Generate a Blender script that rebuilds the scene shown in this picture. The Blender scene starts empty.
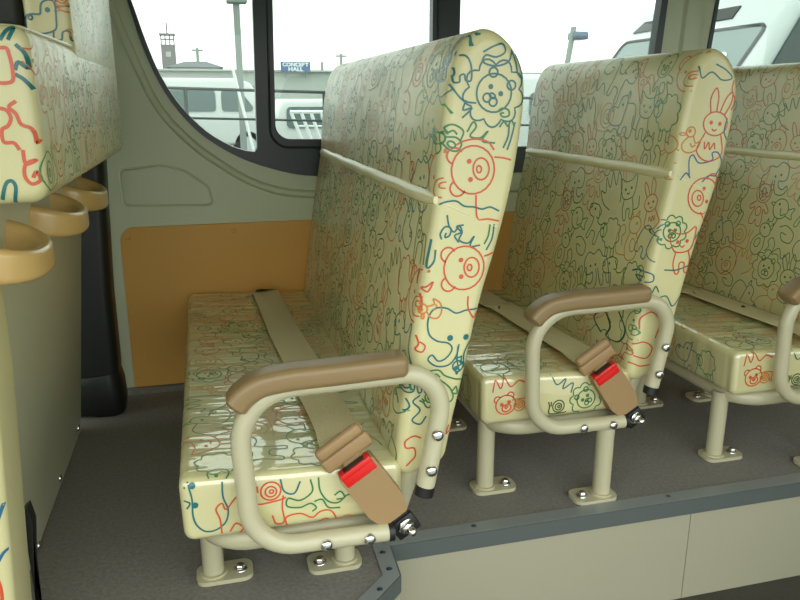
import bpy, bmesh, math, random
from mathutils import Vector, Matrix
from mathutils.bvhtree import BVHTree

random.seed(11)
SC = bpy.context.scene
COL = SC.collection
pi, sin, cos, tau = math.pi, math.sin, math.cos, math.tau

# ------------------------------------------------------------------ camera
EYE = Vector((0.0, 0.0, 0.72))
PITCH = math.atan(200 / 730); YAW = math.atan(200 / math.hypot(730, 200))
cam = bpy.data.cameras.new('camera'); co = bpy.data.objects.new('camera', cam)
COL.objects.link(co); SC.camera = co
co.location = EYE; co.rotation_euler = (pi / 2 - PITCH, 0, -YAW)
cam.sensor_width = 36; cam.lens = 36 * 730 / 800; cam.clip_start = 0.01; cam.clip_end = 500
_f = Vector((sin(YAW) * cos(PITCH), cos(YAW) * cos(PITCH), -sin(PITCH)))
_r = Vector((cos(YAW), -sin(YAW), 0)); _u = _r.cross(_f)
def at(u, v, Y):
    """world point on the plane y = Y that the photograph shows at pixel (u, v): used to take measurements"""
    d = (u - 400) * _r - (v - 300) * _u + 730 * _f
    return EYE + d * (Y / d.y)
def atx(u, v, X):
    d = (u - 400) * _r - (v - 300) * _u + 730 * _f
    return EYE + d * (X / d.x)

# ------------------------------------------------------------------ materials
def srgb(r, g, b):
    f = lambda c: (c / 255 / 12.92) if c / 255 <= .04045 else ((c / 255 + .055) / 1.055) ** 2.4
    return (f(r), f(g), f(b), 1)
MATS = {}
def mat(name, col, rough=.5, metal=0., coat=0., coat_rough=.1, spec=.5, bump=0., bscale=200., vary=0., vscale=8., bump_map=None, coat_ior=1.5, bdetail=3):
    m = bpy.data.materials.new(name); m.use_nodes = True
    nt = m.node_tree; b = nt.nodes['Principled BSDF']
    b.inputs['Base Color'].default_value = col
    b.inputs['Roughness'].default_value = rough
    b.inputs['Metallic'].default_value = metal
    b.inputs['Coat Weight'].default_value = coat
    b.inputs['Coat Roughness'].default_value = coat_rough
    b.inputs['Coat IOR'].default_value = coat_ior
    b.inputs['Specular IOR Level'].default_value = spec
    tc = nt.nodes.new('ShaderNodeTexCoord')
    if vary:
        n = nt.nodes.new('ShaderNodeTexNoise'); n.inputs['Scale'].default_value = vscale; n.inputs['Detail'].default_value = 6
        nt.links.new(tc.outputs['Object'], n.inputs['Vector'])
        mx = nt.nodes.new('ShaderNodeMix'); mx.data_type = 'RGBA'
        mx.inputs['A'].default_value = tuple(c * (1 - vary) for c in col[:3]) + (1,)
        mx.inputs['B'].default_value = tuple(min(1, c * (1 + vary)) for c in col[:3]) + (1,)
        nt.links.new(n.outputs['Fac'], mx.inputs['Factor']); nt.links.new(mx.outputs['Result'], b.inputs['Base Color'])
    if bump:
        n = nt.nodes.new('ShaderNodeTexNoise'); n.inputs['Scale'].default_value = bscale; n.inputs['Detail'].default_value = bdetail
        if bump_map:
            mp = nt.nodes.new('ShaderNodeMapping'); mp.inputs['Scale'].default_value = bump_map
            nt.links.new(tc.outputs['Object'], mp.inputs['Vector']); nt.links.new(mp.outputs['Vector'], n.inputs['Vector'])
        else:
            nt.links.new(tc.outputs['Object'], n.inputs['Vector'])
        bp = nt.nodes.new('ShaderNodeBump'); bp.inputs['Strength'].default_value = bump; bp.inputs['Distance'].default_value = .01
        nt.links.new(n.outputs['Fac'], bp.inputs['Height'])
        nt.links.new(bp.outputs['Normal'], b.inputs['Normal'])
        if coat: nt.links.new(bp.outputs['Normal'], b.inputs['Coat Normal'])
    MATS[name] = m
    return m

VINYL = srgb(212, 206, 156)
M_vinyl = mat('cream_vinyl', VINYL, .42, coat=.5, coat_rough=.22, bump=.12, bscale=9, vary=.03, vscale=14)
M_cush = mat('cream_vinyl_creased', VINYL, .42, coat=1.0, coat_rough=.03, bump=.42, bscale=1.0, bump_map=(6, 38, 5), bdetail=1.5, vary=.03, coat_ior=2.1)
INK = {}
for k, c in dict(green=(46, 122, 72), teal=(22, 106, 108), red=(208, 84, 44), orange=(206, 128, 58), blue=(36, 104, 142), olive=(62, 90, 50), sage=(70, 138, 80), moss=(88, 120, 58), rust=(208, 108, 58), amber=(212, 148, 76), lake=(56, 124, 122)).items():
    INK[k] = mat('print_' + k, srgb(*c), .42, coat=.5, coat_rough=.22)
INKS = list(INK)
M_welt = mat('cream_welt', srgb(228, 222, 180), .4, coat=.4, coat_rough=.2)
M_tube = mat('cream_painted_steel', srgb(188, 183, 153), .38, coat=.3, coat_rough=.15)
M_pad = mat('brown_armrest_plastic', srgb(138, 115, 78), .42, coat=.15, bump=.08, bscale=600)
M_web = mat('beige_webbing', srgb(216, 203, 162), .7, bump=.3, bscale=1., bump_map=(900, 160, 900))
M_buckle = mat('brown_buckle_plastic', srgb(154, 125, 86), .45, bump=.06, bscale=700)
M_red = mat('red_plastic', srgb(214, 30, 28), .35)
M_black = mat('black_plastic', srgb(22, 24, 24), .45)
M_rubber = mat('black_window_rubber', srgb(26, 40, 44), .35)
M_chrome = mat('chrome', (.8, .8, .8, 1), .12, metal=1)
M_steel = mat('zinc_steel', srgb(90, 108, 126), .3, metal=.9)
M_wall = mat('grey_beige_trim', srgb(190, 199, 170), .34, bump=.05, bscale=500, vary=.03, vscale=4)
M_orange = mat('orange_panel', srgb(208, 158, 74), .5, bump=.05, bscale=500, vary=.05, vscale=5)
M_floor = mat('grey_flock_floor', srgb(130, 127, 121), .85, bump=.5, bscale=420, vary=.45, vscale=150)
M_alu = mat('brushed_aluminium', srgb(148, 154, 154), .4, metal=.3, bump=.05, bscale=1, bump_map=(4, 400, 400))
M_lip = mat('dark_grey_lip', srgb(86, 93, 92), .45)
M_kick = mat('cream_kick_board', srgb(162, 159, 138), .5, vary=.03, vscale=3)
M_step = mat('dark_step_mat', srgb(64, 62, 54), .8, bump=.4, bscale=300)
M_board = mat('grey_green_back_board', srgb(190, 192, 164), .4, coat=.2, coat_rough=.2, vary=.03)
M_handle = mat('tan_handle_plastic', srgb(204, 170, 108), .3, coat=.5, coat_rough=.12)
M_ceil = mat('ceiling_liner', srgb(216, 214, 198), .8)
M_white = mat('white_car_paint', srgb(212, 216, 214), .25, coat=.6)
M_silver = mat('pale_silver_paint', srgb(196, 204, 204), .3, coat=.5)
M_carglass = mat('dark_green_car_glass', srgb(96, 116, 116), .12, coat=.2)
M_carglass2 = mat('dark_side_glass', srgb(60, 74, 74), .12, coat=.2)
M_tyre = mat('tyre_rubber', srgb(30, 30, 30), .8)
M_lamp = mat('lamp_lens', srgb(190, 196, 198), .2)
M_asphalt = mat('asphalt', srgb(128, 130, 128), .9, vary=.1, vscale=3, bump=.2, bscale=60)
M_bld = mat('pale_grey_cladding', srgb(180, 187, 181), .7, vary=.06, vscale=.6)
M_roof = mat('grey_roof_tiles', srgb(88, 94, 98), .7, vary=.1, vscale=2)
M_conc = mat('weathered_concrete', srgb(142, 150, 146), .8, vary=.1, vscale=3)
M_tower = mat('grey_brown_tower', srgb(124, 120, 120), .8, vary=.1, vscale=1)
M_rail = mat('dark_railing_paint', srgb(52, 62, 62), .5)
M_signb = mat('blue_sign_face', srgb(60, 104, 150), .5)
M_signw = mat('white_sign_lettering', srgb(236, 240, 244), .5)
M_rack = mat('white_rack_paint', srgb(236, 238, 238), .4)

def glass_mat():
    m = bpy.data.materials.new('window_glass'); m.use_nodes = True; nt = m.node_tree
    for n in list(nt.nodes): nt.nodes.remove(n)
    o = nt.nodes.new('ShaderNodeOutputMaterial'); t = nt.nodes.new('ShaderNodeBsdfTransparent')
    t.inputs['Color'].default_value = (.74, .79, .765, 1)
    g = nt.nodes.new('ShaderNodeBsdfGlossy'); g.inputs['Roughness'].default_value = .02
    fr = nt.nodes.new('ShaderNodeFresnel'); fr.inputs['IOR'].default_value = 1.35
    mx = nt.nodes.new('ShaderNodeMixShader')
    nt.links.new(fr.outputs[0], mx.inputs[0]); nt.links.new(t.outputs[0], mx.inputs[1]); nt.links.new(g.outputs[0], mx.inputs[2])
    nt.links.new(mx.outputs[0], o.inputs[0]); return m
M_glass = glass_mat()

# ------------------------------------------------------------------ object helpers
def link(name, bm, mats, parent=None, smooth=True, angle=40):
    bmesh.ops.recalc_face_normals(bm, faces=bm.faces) if smooth != 'keep' else None
    me = bpy.data.meshes.new(name)
    if smooth:
        for e in bm.edges:
            if len(e.link_faces) == 2 and e.calc_face_angle(0) > math.radians(angle): e.smooth = False
        for f in bm.faces: f.smooth = True
    bm.to_mesh(me); bm.free()
    for m in (mats if isinstance(mats, list) else [mats]): me.materials.append(m)
    o = bpy.data.objects.new(name, me); COL.objects.link(o)
    if parent is not None:
        o.parent = parent
        if parent.type == 'EMPTY': o.location = -parent.location
    return o
def tag(o, label, cat, group=None, kind=None):
    o['label'] = label; o['category'] = cat
    if group: o['group'] = group
    if kind: o['kind'] = kind
    return o
def thing(name, label, cat, loc=(0, 0, 0), group=None, kind=None):
    o = bpy.data.objects.new(name, None); COL.objects.link(o); o.location = loc; o.empty_display_size = .05
    return tag(o, label, cat, group, kind)
def struct(name, bm, m, parent=None, smooth=True, label=None):
    o = link(name, bm, m, parent, smooth)
    if parent is None: o['kind'] = 'structure'
    if label: tag(o, label, name.split('_')[0], None, 'structure')
    return o
def copy_tree(o, parent=None):
    c = o.copy(); COL.objects.link(c); c.parent = parent
    for ch in list(o.children): copy_tree(ch, c)
    return c

# ------------------------------------------------------------------ mesh helpers
def box(bm, lo, hi, bev=0., seg=2, mi=0):
    vs = [bm.verts.new((x, y, z)) for z in (lo[2], hi[2]) for y in (lo[1], hi[1]) for x in (lo[0], hi[0])]
    q = [(0, 2, 3, 1), (4, 5, 7, 6), (0, 1, 5, 4), (2, 6, 7, 3), (0, 4, 6, 2), (1, 3, 7, 5)]
    fs = [bm.faces.new([vs[i] for i in f]) for f in q]
    for f in fs: f.material_index = mi
    if bev:
        es = list({e for f in fs for e in f.edges})
        r = bmesh.ops.bevel(bm, geom=es, offset=bev, segments=seg, affect='EDGES', profile=.5)
        for f in r['faces']: f.material_index = mi
    return vs
def obox(bm, c, ax, ay, az, sx, sy, sz, bev=0., seg=2):
    """box with its own axes, centred at c"""
    b2 = bmesh.new(); box(b2, (-sx / 2, -sy / 2, -sz / 2), (sx / 2, sy / 2, sz / 2), bev, seg)
    M = Matrix((ax, ay, az)).transposed()
    vm = {v: bm.verts.new(Vector(c) + M @ v.co) for v in b2.verts}
    for f in b2.faces: bm.faces.new([vm[v] for v in f.verts])
    b2.free()
def fillet(pts, r, n=7, closed=False):
    pts = [Vector(p) for p in pts]; out = []
    N = len(pts)
    for i, p in enumerate(pts):
        if not closed and i in (0, N - 1): out.append(p); continue
        rr = r[i] if isinstance(r, (list, tuple)) else r
        if rr <= 0: out.append(p); continue
        a = pts[i - 1] - p; b = pts[(i + 1) % N] - p
        la, lb = a.length, b.length; a.normalize(); b.normalize()
        ang = a.angle(b); t = rr / math.tan(ang / 2); t = min(t, .49 * la if (closed or i > 1) else .98 * la, .49 * lb if (closed or i < N - 2) else .98 * lb)
        rr = t * math.tan(ang / 2)
        bis = (a + b).normalized(); cen = p + bis * (rr / math.sin(ang / 2))
        s = p + a * t - cen; e = p + b * t - cen
        tot = s.angle(e); axn = s.cross(e)
        if axn.length < 1e-12: out.append(p); continue
        axn.normalize()
        for k in range(n + 1): out.append(cen + Matrix.Rotation(tot * k / n, 3, axn) @ s)
    return out
def sweep(bm, path, sec, up=Vector((0, 1, 0)), closed=False, scale=None, mi=0, caps=True):
    """sec: list of (a, b); a along 'up', b along tangent x up"""
    path = [Vector(p) for p in path]; N = len(path); rings = []
    for i, p in enumerate(path):
        if closed: t = (path[(i + 1) % N] - path[i - 1])
        else: t = path[min(i + 1, N - 1)] - path[max(i - 1, 0)]
        t.normalize(); uv = up[i] if isinstance(up, list) else up
        b = t.cross(uv)
        if b.length < 1e-5: b = t.cross(Vector((.3, .5, .8)))
        b.normalize(); a = b.cross(t).normalized()
        s = scale[i] if scale else 1
        rings.append([bm.verts.new(p + a * x * s + b * y * s) for x, y in sec])
    K = len(sec)
    for i in range(N if closed else N - 1):
        A, B = rings[i], rings[(i + 1) % N]
        for k in range(K):
            f = bm.faces.new((A[k], A[(k + 1) % K], B[(k + 1) % K], B[k])); f.material_index = mi
    if caps and not closed:
        for R in (rings[0], rings[-1][::-1]):
            f = bm.faces.new(R); f.material_index = mi
    return rings
def circ(r, n=14): return [(r * cos(tau * k / n), r * sin(tau * k / n)) for k in range(n)]
def rrect(w, h, r, n=4):
    out = []
    for cx, cy, a0 in ((w / 2 - r, h / 2 - r, 0), (-w / 2 + r, h / 2 - r, pi / 2), (-w / 2 + r, -h / 2 + r, pi), (w / 2 - r, -h / 2 + r, 1.5 * pi)):
        for k in range(n + 1): out.append((cx + r * cos(a0 + pi / 2 * k / n), cy + r * sin(a0 + pi / 2 * k / n)))
    return out
def tube(bm, path, r, n=14, mi=0, up=Vector((0, 1, 0))): return sweep(bm, path, circ(r, n), up, mi=mi)
def bar(bm, a, b, r, n=10, mi=0):
    a, b = Vector(a), Vector(b); t = (b - a).normalized()
    u = Vector((0, 0, 1)) if abs(t.z) < .9 else Vector((1, 0, 0))
    return sweep(bm, [a, b], circ(r, n), u, mi=mi)
def dome(bm, c, axis, r, h, mi=0, n=14, m=4, hexa=False):
    """screw head: a low dome on a short skirt, facing axis"""
    axis = Vector(axis).normalized(); u = axis.orthogonal().normalized(); w = axis.cross(u); c = Vector(c)
    if hexa: n = 6
    prof = [(r, 0), (r, h * .35)] + [(r * cos(pi / 2 * k / m), h * .35 + h * .65 * sin(pi / 2 * k / m)) for k in range(1, m)]
    rs = [[bm.verts.new(c + axis * z + (u * cos(tau * k / n) + w * sin(tau * k / n)) * q) for k in range(n)] for q, z in prof]
    for A, B in zip(rs, rs[1:]):
        for k in range(n): bm.faces.new((A[k], A[(k + 1) % n], B[(k + 1) % n], B[k])).material_index = mi
    bm.faces.new(rs[-1]).material_index = mi; bm.faces.new(rs[0][::-1]).material_index = mi
def prism(bm, pts, d, mi=0):
    """polygon extruded by vector d"""
    d = Vector(d); a = [bm.verts.new(p) for p in pts]; b = [bm.verts.new(Vector(p) + d) for p in pts]; N = len(a)
    fs = [bm.faces.new(a), bm.faces.new(b[::-1])] + [bm.faces.new((a[i], b[i], b[(i + 1) % N], a[(i + 1) % N])) for i in range(N)]
    for f in fs: f.material_index = mi
def holed(bm, outer, holes, d, mi=0):
    """flat plate with holes: outlines are lists of 3D points in one plane, extruded by d"""
    d = Vector(d)
    edges = []; loops = []
    for lp in [outer] + holes:
        vs = [bm.verts.new(p) for p in lp]; loops.append(vs)
        edges += [bm.edges.new((vs[i], vs[(i + 1) % len(vs)])) for i in range(len(vs))]
    r = bmesh.ops.triangle_fill(bm, use_beauty=True, use_dissolve=False, edges=edges, normal=d.normalized())
    fs = [g for g in r['geom'] if isinstance(g, bmesh.types.BMFace)]
    back = {}
    for lp in loops:
        for v in lp: back[v] = bm.verts.new(v.co + d)
    for f in fs:
        f.material_index = mi
        bm.faces.new([back[v] for v in reversed(f.verts)]).material_index = mi
    for lp in loops:
        for i in range(len(lp)):
            a, b = lp[i], lp[(i + 1) % len(lp)]
            bm.faces.new((a, b, back[b], back[a])).material_index = mi
def crom(pts, n=6, closed=False):
    P = [Vector(p) for p in pts]; N = len(P); out = []
    if N < 3: return P
    rng = range(N) if closed else range(N - 1)
    for i in rng:
        p1, p2 = P[i], P[(i + 1) % N]
        p0 = P[i - 1] if (closed or i > 0) else p1 * 2 - p2
        p3 = P[(i + 2) % N] if (closed or i < N - 2) else p2 * 2 - p1
        for k in range(n):
            t = k / n
            out.append(.5 * ((2 * p1) + (p2 - p0) * t + (2 * p0 - 5 * p1 + 4 * p2 - p3) * t * t + (3 * p1 - p0 - 3 * p2 + p3) * t ** 3))
    if not closed: out.append(P[-1])
    return out
def slab(bm, prof, y0, y1, r, ny=1, seg=6, bulge=None):
    """cushion: closed profile [(x, z)] swept in y with rounded ends of radius r"""
    N = len(prof); P = [Vector((x, z)) for x, z in prof]
    area = sum(P[i].x * P[(i + 1) % N].y - P[(i + 1) % N].x * P[i].y for i in range(N))
    sg = 1 if area > 0 else -1
    nor = []
    for i in range(N):
        t = (P[(i + 1) % N] - P[i - 1]).normalized(); nor.append(Vector((t.y, -t.x)) * sg)
    st = []
    for k in range(seg + 1):
        a = pi / 2 * k / seg; st.append((y0 + r * (1 - sin(a)), r * (1 - cos(a))))
    st = st[::-1]
    for k in range(1, ny): st.append((y0 + r + (y1 - y0 - 2 * r) * k / ny, 0))
    for k in range(seg + 1):
        a = pi / 2 * k / seg; st.append((y1 - r * (1 - sin(a)), r * (1 - cos(a))))
    rings = []
    for y, ins in st:
        rg = []
        for i in range(N):
            q = P[i] - nor[i] * ins
            if bulge: q = bulge(q, nor[i], y)
            rg.append(bm.verts.new((q.x, y, q.y)))
        rings.append(rg)
    for A, B in zip(rings, rings[1:]):
        for i in range(N): bm.faces.new((A[i], A[(i + 1) % N], B[(i + 1) % N], B[i]))
    bm.faces.new(rings[0]); bm.faces.new(rings[-1][::-1])

# ------------------------------------------------------------------ the doodle print
def C_(cx, cy, rx, ry=None, n=22, a0=0., a1=360.):
    ry = rx if ry is None else ry
    full = abs(a1 - a0) >= 359
    m = n if full else n + 1
    return ('c' if full else 'o', [(cx + rx * cos(math.radians(a0 + (a1 - a0) * k / n)), cy + ry * sin(math.radians(a0 + (a1 - a0) * k / n))) for k in range(m)])
def L_(*p, smooth=True): return ('s' if smooth else 'o', list(p))
def D_(x, y): return ('d', [(x, y)])
def ear(a, R=.42, r=.14): x, y = R * cos(math.radians(a)), R * sin(math.radians(a)); return C_(x, y, r, a0=a - 115, a1=a + 115, n=12)
bear_face = [C_(0, 0, .42, .40), ear(48), ear(132), D_(-.16, .06), D_(.16, .06), C_(0, -.15, .19, .15), C_(0, -.11, .06, .045)]
def scallop(R, d, n, ph=0): return ('c', [((R + d * abs(sin(n * t / 2 + ph))) * cos(t), (R + d * abs(sin(n * t / 2 + ph))) * sin(t)) for t in [tau * k / (n * 6) for k in range(n * 6)]])
lion = [scallop(.42, .10, 9), C_(0, 0, .29), C_(.18, .25, .07), C_(-.18, .25, .07), D_(-.1, .05), D_(.1, .05), C_(0, -.05, .05, .035), C_(-.06, -.12, .065), C_(.06, -.12, .065)]
rabbit = [C_(0, .02, .24, .2), L_((-.14, .18), (-.2, .42), (-.13, .6), (-.05, .45), (-.03, .21)), L_((.04, .21), (.1, .45), (.2, .58), (.22, .4), (.14, .18)), D_(-.09, .03), D_(.09, .03), L_((-.05, -.07), (0, -.1), (.05, -.07)), L_((-.16, -.15), (-.26, -.45), (-.1, -.6), (.1, -.6), (.26, -.45), (.16, -.15)), L_((-.14, -.3), (-.1, -.42), (-.05, -.3), (0, -.42), (.06, -.3), (.1, -.4))]
elephant = [L_((.35, .1), (.2, .3), (0, .25), (-.2, .35), (-.42, .2), (-.4, -.1), (-.25, -.16), (-.12, -.14), (-.13, -.3), (-.28, -.38), (-.4, -.3), (-.44, -.4), (-.28, -.52), (-.05, -.48), (.03, -.3), (.02, -.1)), D_(-.18, .02), D_(.02, .0), L_((.1, -.1), (.16, -.5), (.28, -.5), (.3, -.3), (.4, -.3), (.42, -.52), (.52, -.5), (.5, 0), (.35, .1))]
duck = [C_(0, .3, .19), L_((-.17, .26), (-.38, .26), (-.36, .18), (-.16, .2)), D_(-.05, .34), L_((-.08, .13), (-.3, -.1), (-.28, -.38), (0, -.48), (.32, -.36), (.46, -.05), (.25, -.12), (.12, .16)), L_((0, -.12), (.12, -.26), (.26, -.18))]
cat = [L_((-.3, .15), (-.33, .45), (-.12, .34), (.12, .34), (.33, .45), (.3, .15), (.2, -.05), (0, -.1), (-.2, -.05), (-.3, .15)), D_(-.12, .15), D_(.12, .15), L_((-.06, .06), (0, .02), (.06, .06)), L_((-.16, -.08), (-.22, -.35), (-.16, -.58), (-.07, -.55), (-.06, -.35), (.06, -.35), (.07, -.55), (.17, -.58), (.22, -.35), (.16, -.08)), L_((.2, -.4), (.42, -.35), (.45, -.1))]
pup = [L_((-.1, .4), (-.42, .3), (-.45, .1), (-.3, .02), (-.12, .02), (-.1, -.2), (-.16, -.5), (-.05, -.52), (0, -.28), (.2, -.28), (.24, -.5), (.36, -.5), (.36, -.15), (.48, .08), (.42, .12), (.28, .02), (.1, .06), (.12, .3), (-.1, .4)), L_((.02, .32), (.12, .12), (-.02, .1)), D_(-.2, .24), C_(-.42, .24, .05)]
squirrel = [C_(-.08, .22, .2, .17), L_((-.18, .36), (-.2, .5), (-.08, .39)), L_((0, .38), (.06, .5), (.1, .33)), D_(-.14, .25), L_((-.16, .06), (-.24, -.2), (-.14, -.45), (.12, -.46), (.2, -.2), (.06, .08)), L_((.18, -.38), (.5, -.3), (.5, .1), (.3, .25), (.22, .1), (.34, .0), (.3, -.18)), C_(-.06, -.18, .09, .13)]
snail = [C_(.08, .02, .3), C_(.08, .0, .17), C_(.1, 0, .06), L_((-.45, .3), (-.38, .05), (-.42, -.2), (-.3, -.34), (.3, -.34), (.5, -.3)), L_((-.3, .28), (-.3, .05))]
giraffe = [L_((-.3, .5), (-.12, .52), (-.02, .4), (-.04, .1), (.1, -.05), (.3, -.1), (.34, -.5)), L_((-.3, .5), (-.36, .38), (-.18, .3), (-.2, 0), (-.16, -.5), (-.08, -.5), (-.04, -.22), (.18, -.22), (.2, -.5)), D_(-.18, .42), L_((-.08, .52), (-.06, .62)), C_(-.1, .12, .05), C_(-.06, -.08, .06), C_(.14, -.12, .05)]
hippo = [L_((-.2, .05), (-.48, .02), (-.5, -.25), (-.25, -.34), (.05, -.26), (.1, -.05), (.1, .28), (-.02, .34), (-.16, .26), (-.2, .05)), C_(-.4, -.02, .04), D_(-.05, .14), L_((.1, .2), (.42, .22), (.55, -.05), (.5, -.45), (.34, -.45), (.32, -.28), (.2, -.3), (.16, -.45), (.02, -.44), (.02, -.28)), L_((.04, .33), (.1, .45), (.14, .3))]
bird = [C_(0, 0, .3), L_((-.28, .08), (-.45, .0), (-.29, -.06)), D_(-.12, .1), L_((.0, .02), (.12, -.16), (.26, -.04)), L_((.28, .1), (.5, .25), (.48, .05), (.56, -.08), (.28, -.1)), L_((-.06, -.3), (-.06, -.46), (-.14, -.5)), L_((.08, -.3), (.08, -.46), (0, -.5))]
curl = [L_((-.4, .3), (-.2, .42), (.1, .34), (.12, .1), (-.15, .05), (-.28, .2), (-.1, .22)), L_((-.3, -.4), (-.1, -.15), (.1, -.35), (.25, -.1), (.4, -.35))]
hand = [L_((-.35, -.3), (-.4, .1), (-.28, .38), (-.18, .1), (-.05, .42), (.05, .1), (.2, .36), (.22, .02), (.4, .1), (.3, -.2), (.05, -.4))]
sheep = [scallop(.3, .07, 8), C_(-.34, .06, .14, .17), D_(-.38, .1), L_((-.12, -.3), (-.14, -.52), (-.05, -.52), (-.04, -.33)), L_((.1, -.33), (.1, -.52), (.2, -.52), (.2, -.28))]
bear_body = [(k, [(x * .62, y * .62 + .28) for x, y in p]) for k, p in bear_face] + [L_((-.16, .05), (-.34, -.1), (-.3, -.2), (-.16, -.12), (-.22, -.4), (-.2, -.56), (-.06, -.55), (0, -.42), (.06, -.55), (.2, -.56), (.22, -.4), (.16, -.12), (.3, -.2), (.34, -.1), (.16, .05)), C_(0, -.2, .1, .12)]
KINDS_D = [(lion, 'green'), (bear_face, 'red'), (rabbit, 'red'), (elephant, 'teal'), (duck, 'orange'), (cat, 'red'), (pup, 'olive'), (squirrel, 'orange'), (snail, 'orange'), (giraffe, 'olive'), (hippo, 'teal'), (bird, 'green'), (sheep, 'green'), (bear_body, 'orange'), (curl, 'green'), (hand, 'olive')]

class Print:
    """draws line art into a cushion's own mesh, laid on its surface"""
    def __init__(s, bm, off=.0006):
        bm.faces.ensure_lookup_table(); bmesh.ops.recalc_face_normals(bm, faces=bm.faces)
        b2 = bm.copy(); bmesh.ops.triangulate(b2, faces=b2.faces); s.bvh = BVHTree.FromBMesh(b2); b2.free()
        s.bm = bm; s.off = off; s.wrap = None
    def frame(s, axis):
        # axis '-y': near side seen from -y, u = x, v = z ; '-x': front seen from -x, u = -y, v = z ; '+x' ; '+z': top, u = -y, v = -x
        s.axis = axis
    def cast(s, u, v):
        B = 5
        o, d = {'-y': ((u, -B, v), (0, 1, 0)), '-x': ((-B, -u, v), (1, 0, 0)), '+x': ((B, u, v), (-1, 0, 0)), '+z': ((-v, -u, B), (0, 0, -1))}[s.axis]
        h, n, i, dist = s.bvh.ray_cast(Vector(o), Vector(d))
        if s.wrap is not None and (h is None or abs(n.y) < .3):      # past the rounded edge: carry on round onto the front
            y0 = s.wrap
            q = s.bvh.ray_cast(Vector((-B, y0 + .06, v)), Vector((1, 0, 0)))
            if q[0] is None or u > q[0].x + .03: return None
            over = max(0, q[0].x + .006 - u)
            d = Vector((1, 0, 0)); h, n, i, dist = s.bvh.ray_cast(Vector((-B, y0 + .006 + over * 2.2, v)), d)
        if h is None: return None
        if n.dot(Vector(d)) > 0: n = -n
        if -n.dot(Vector(d)) < s.lim: return None
        return h + n * s.off
    def stroke(s, pts, w, closed, mi):
        P = [Vector((p[0], p[1])) for p in pts]
        out = []                                    # resample
        seq = P + [P[0]] if closed else P
        for a, b in zip(seq, seq[1:]):
            L = (b - a).length; n = max(1, int(L / .006))
            for k in range(n): out.append(a.lerp(b, k / n))
        if not closed: out.append(seq[-1])
        N = len(out); prev = None; first = None
        for i in range(N + (1 if closed else 0)):
            j = i % N
            if i == N: cur = first
            else:
                t = out[(j + 1) % N] - out[j - 1] if closed else out[min(j + 1, N - 1)] - out[max(j - 1, 0)]
                if t.length < 1e-9: continue
                t.normalize(); q = Vector((-t.y, t.x)) * w / 2
                A = s.cast(*(out[j] + q)); B = s.cast(*(out[j] - q))
                cur = (s.bm.verts.new(A), s.bm.verts.new(B)) if A and B and (A - B).length < w * 3.5 else None
                if i == 0: first = cur
            if prev and cur and (prev[0].co - cur[0].co).length < .03:
                s.faces.append(s.bm.faces.new((prev[0], prev[1], cur[1], cur[0]))); s.faces[-1].material_index = mi
            prev = cur
    def doodle(s, d, cx, cy, size, rot, ink, w=.0026, flip=1, lim=.3):
        s.lim = lim; s.faces = []
        mi = 1 + INKS.index(ink); c, sn = cos(rot), sin(rot)
        T = lambda p: (cx + size * (flip * p[0] * c - p[1] * sn), cy + size * (flip * p[0] * sn + p[1] * c))
        for k, p in d:
            if k == 'd':
                x, y = T(p[0]); r = w * .75
                s.stroke([(x + r * cos(tau * q / 8), y + r * sin(tau * q / 8)) for q in range(8)], w * 1.4, True, mi)
            else:
                q = [T(a) for a in p]
                if k == 's': q = [tuple(v) for v in crom([Vector(a) for a in q], 5)]
                s.stroke(q, w, k == 'c', mi)
    def free(s, pts, ink, w=.0026, closed=False, lim=.15):
        s.lim = lim; s.faces = []
        s.stroke([tuple(v) for v in crom([Vector(a) for a in pts], 5, closed)], w, closed, 1 + INKS.index(ink))
    def fill(s, u0, u1, v0, v1, pitch, size, seed, lim=.3, w=.0026, tilt=.5):
        rnd = random.Random(seed); order = []
        nu = max(1, round((u1 - u0) / pitch)); nv = max(1, round((v1 - v0) / pitch))
        for j in range(nv):
            for i in range(nu):
                if not order: order = KINDS_D[:]; rnd.shuffle(order)
                d, ink = order.pop()
                u = u0 + (u1 - u0) * (i + .5 + (.25 if j % 2 else -.25)) / nu + rnd.uniform(-.1, .1) * pitch
                v = v0 + (v1 - v0) * (j + .5) / nv + rnd.uniform(-.12, .12) * pitch
                ink = {'green': 'sage', 'teal': 'lake', 'red': 'rust', 'orange': 'amber', 'olive': 'moss'}[ink] if rnd.random() < .7 else rnd.choice(('sage', 'sage', 'moss', 'rust', 'amber', 'lake'))
                s.doodle(d, u, v, size * rnd.uniform(.9, 1.12), rnd.uniform(-tilt, tilt), ink, w, rnd.choice((-1, 1)), lim)
    def cleanup(s):
        bmesh.ops.delete(s.bm, geom=[v for v in s.bm.verts if not v.link_faces], context='VERTS')
def link_print(name, bm, base, parent):
    """normals of the ribbons follow the surface they lie on; the cushion itself is shaded smooth"""
    o = link(name, bm, [base] + [INK[k] for k in INKS], parent, smooth=True, angle=50)
    return o

# ------------------------------------------------------------------ bench seats
BACK_PROF = [(.231, .29), (.238, .335), (.247, .40), (.258, .47), (.268, .53), (.279, .60), (.2855, .68), (.298, .755), (.315, .79), (.34, .804), (.366, .794), (.386, .77), (.396, .735), (.393, .68), (.383, .61), (.366, .537), (.344, .457), (.321, .346), (.311, .30)]
CUSH_PROF = fillet([(-.058, .165, 0), (.235, .168, 0), (.235, .243, 0), (-.06, .256, 0)], [.015, .02, .015, .013], 6, True)
CUSH_PROF = [(p.x, p.y) for p in CUSH_PROF]

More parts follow.
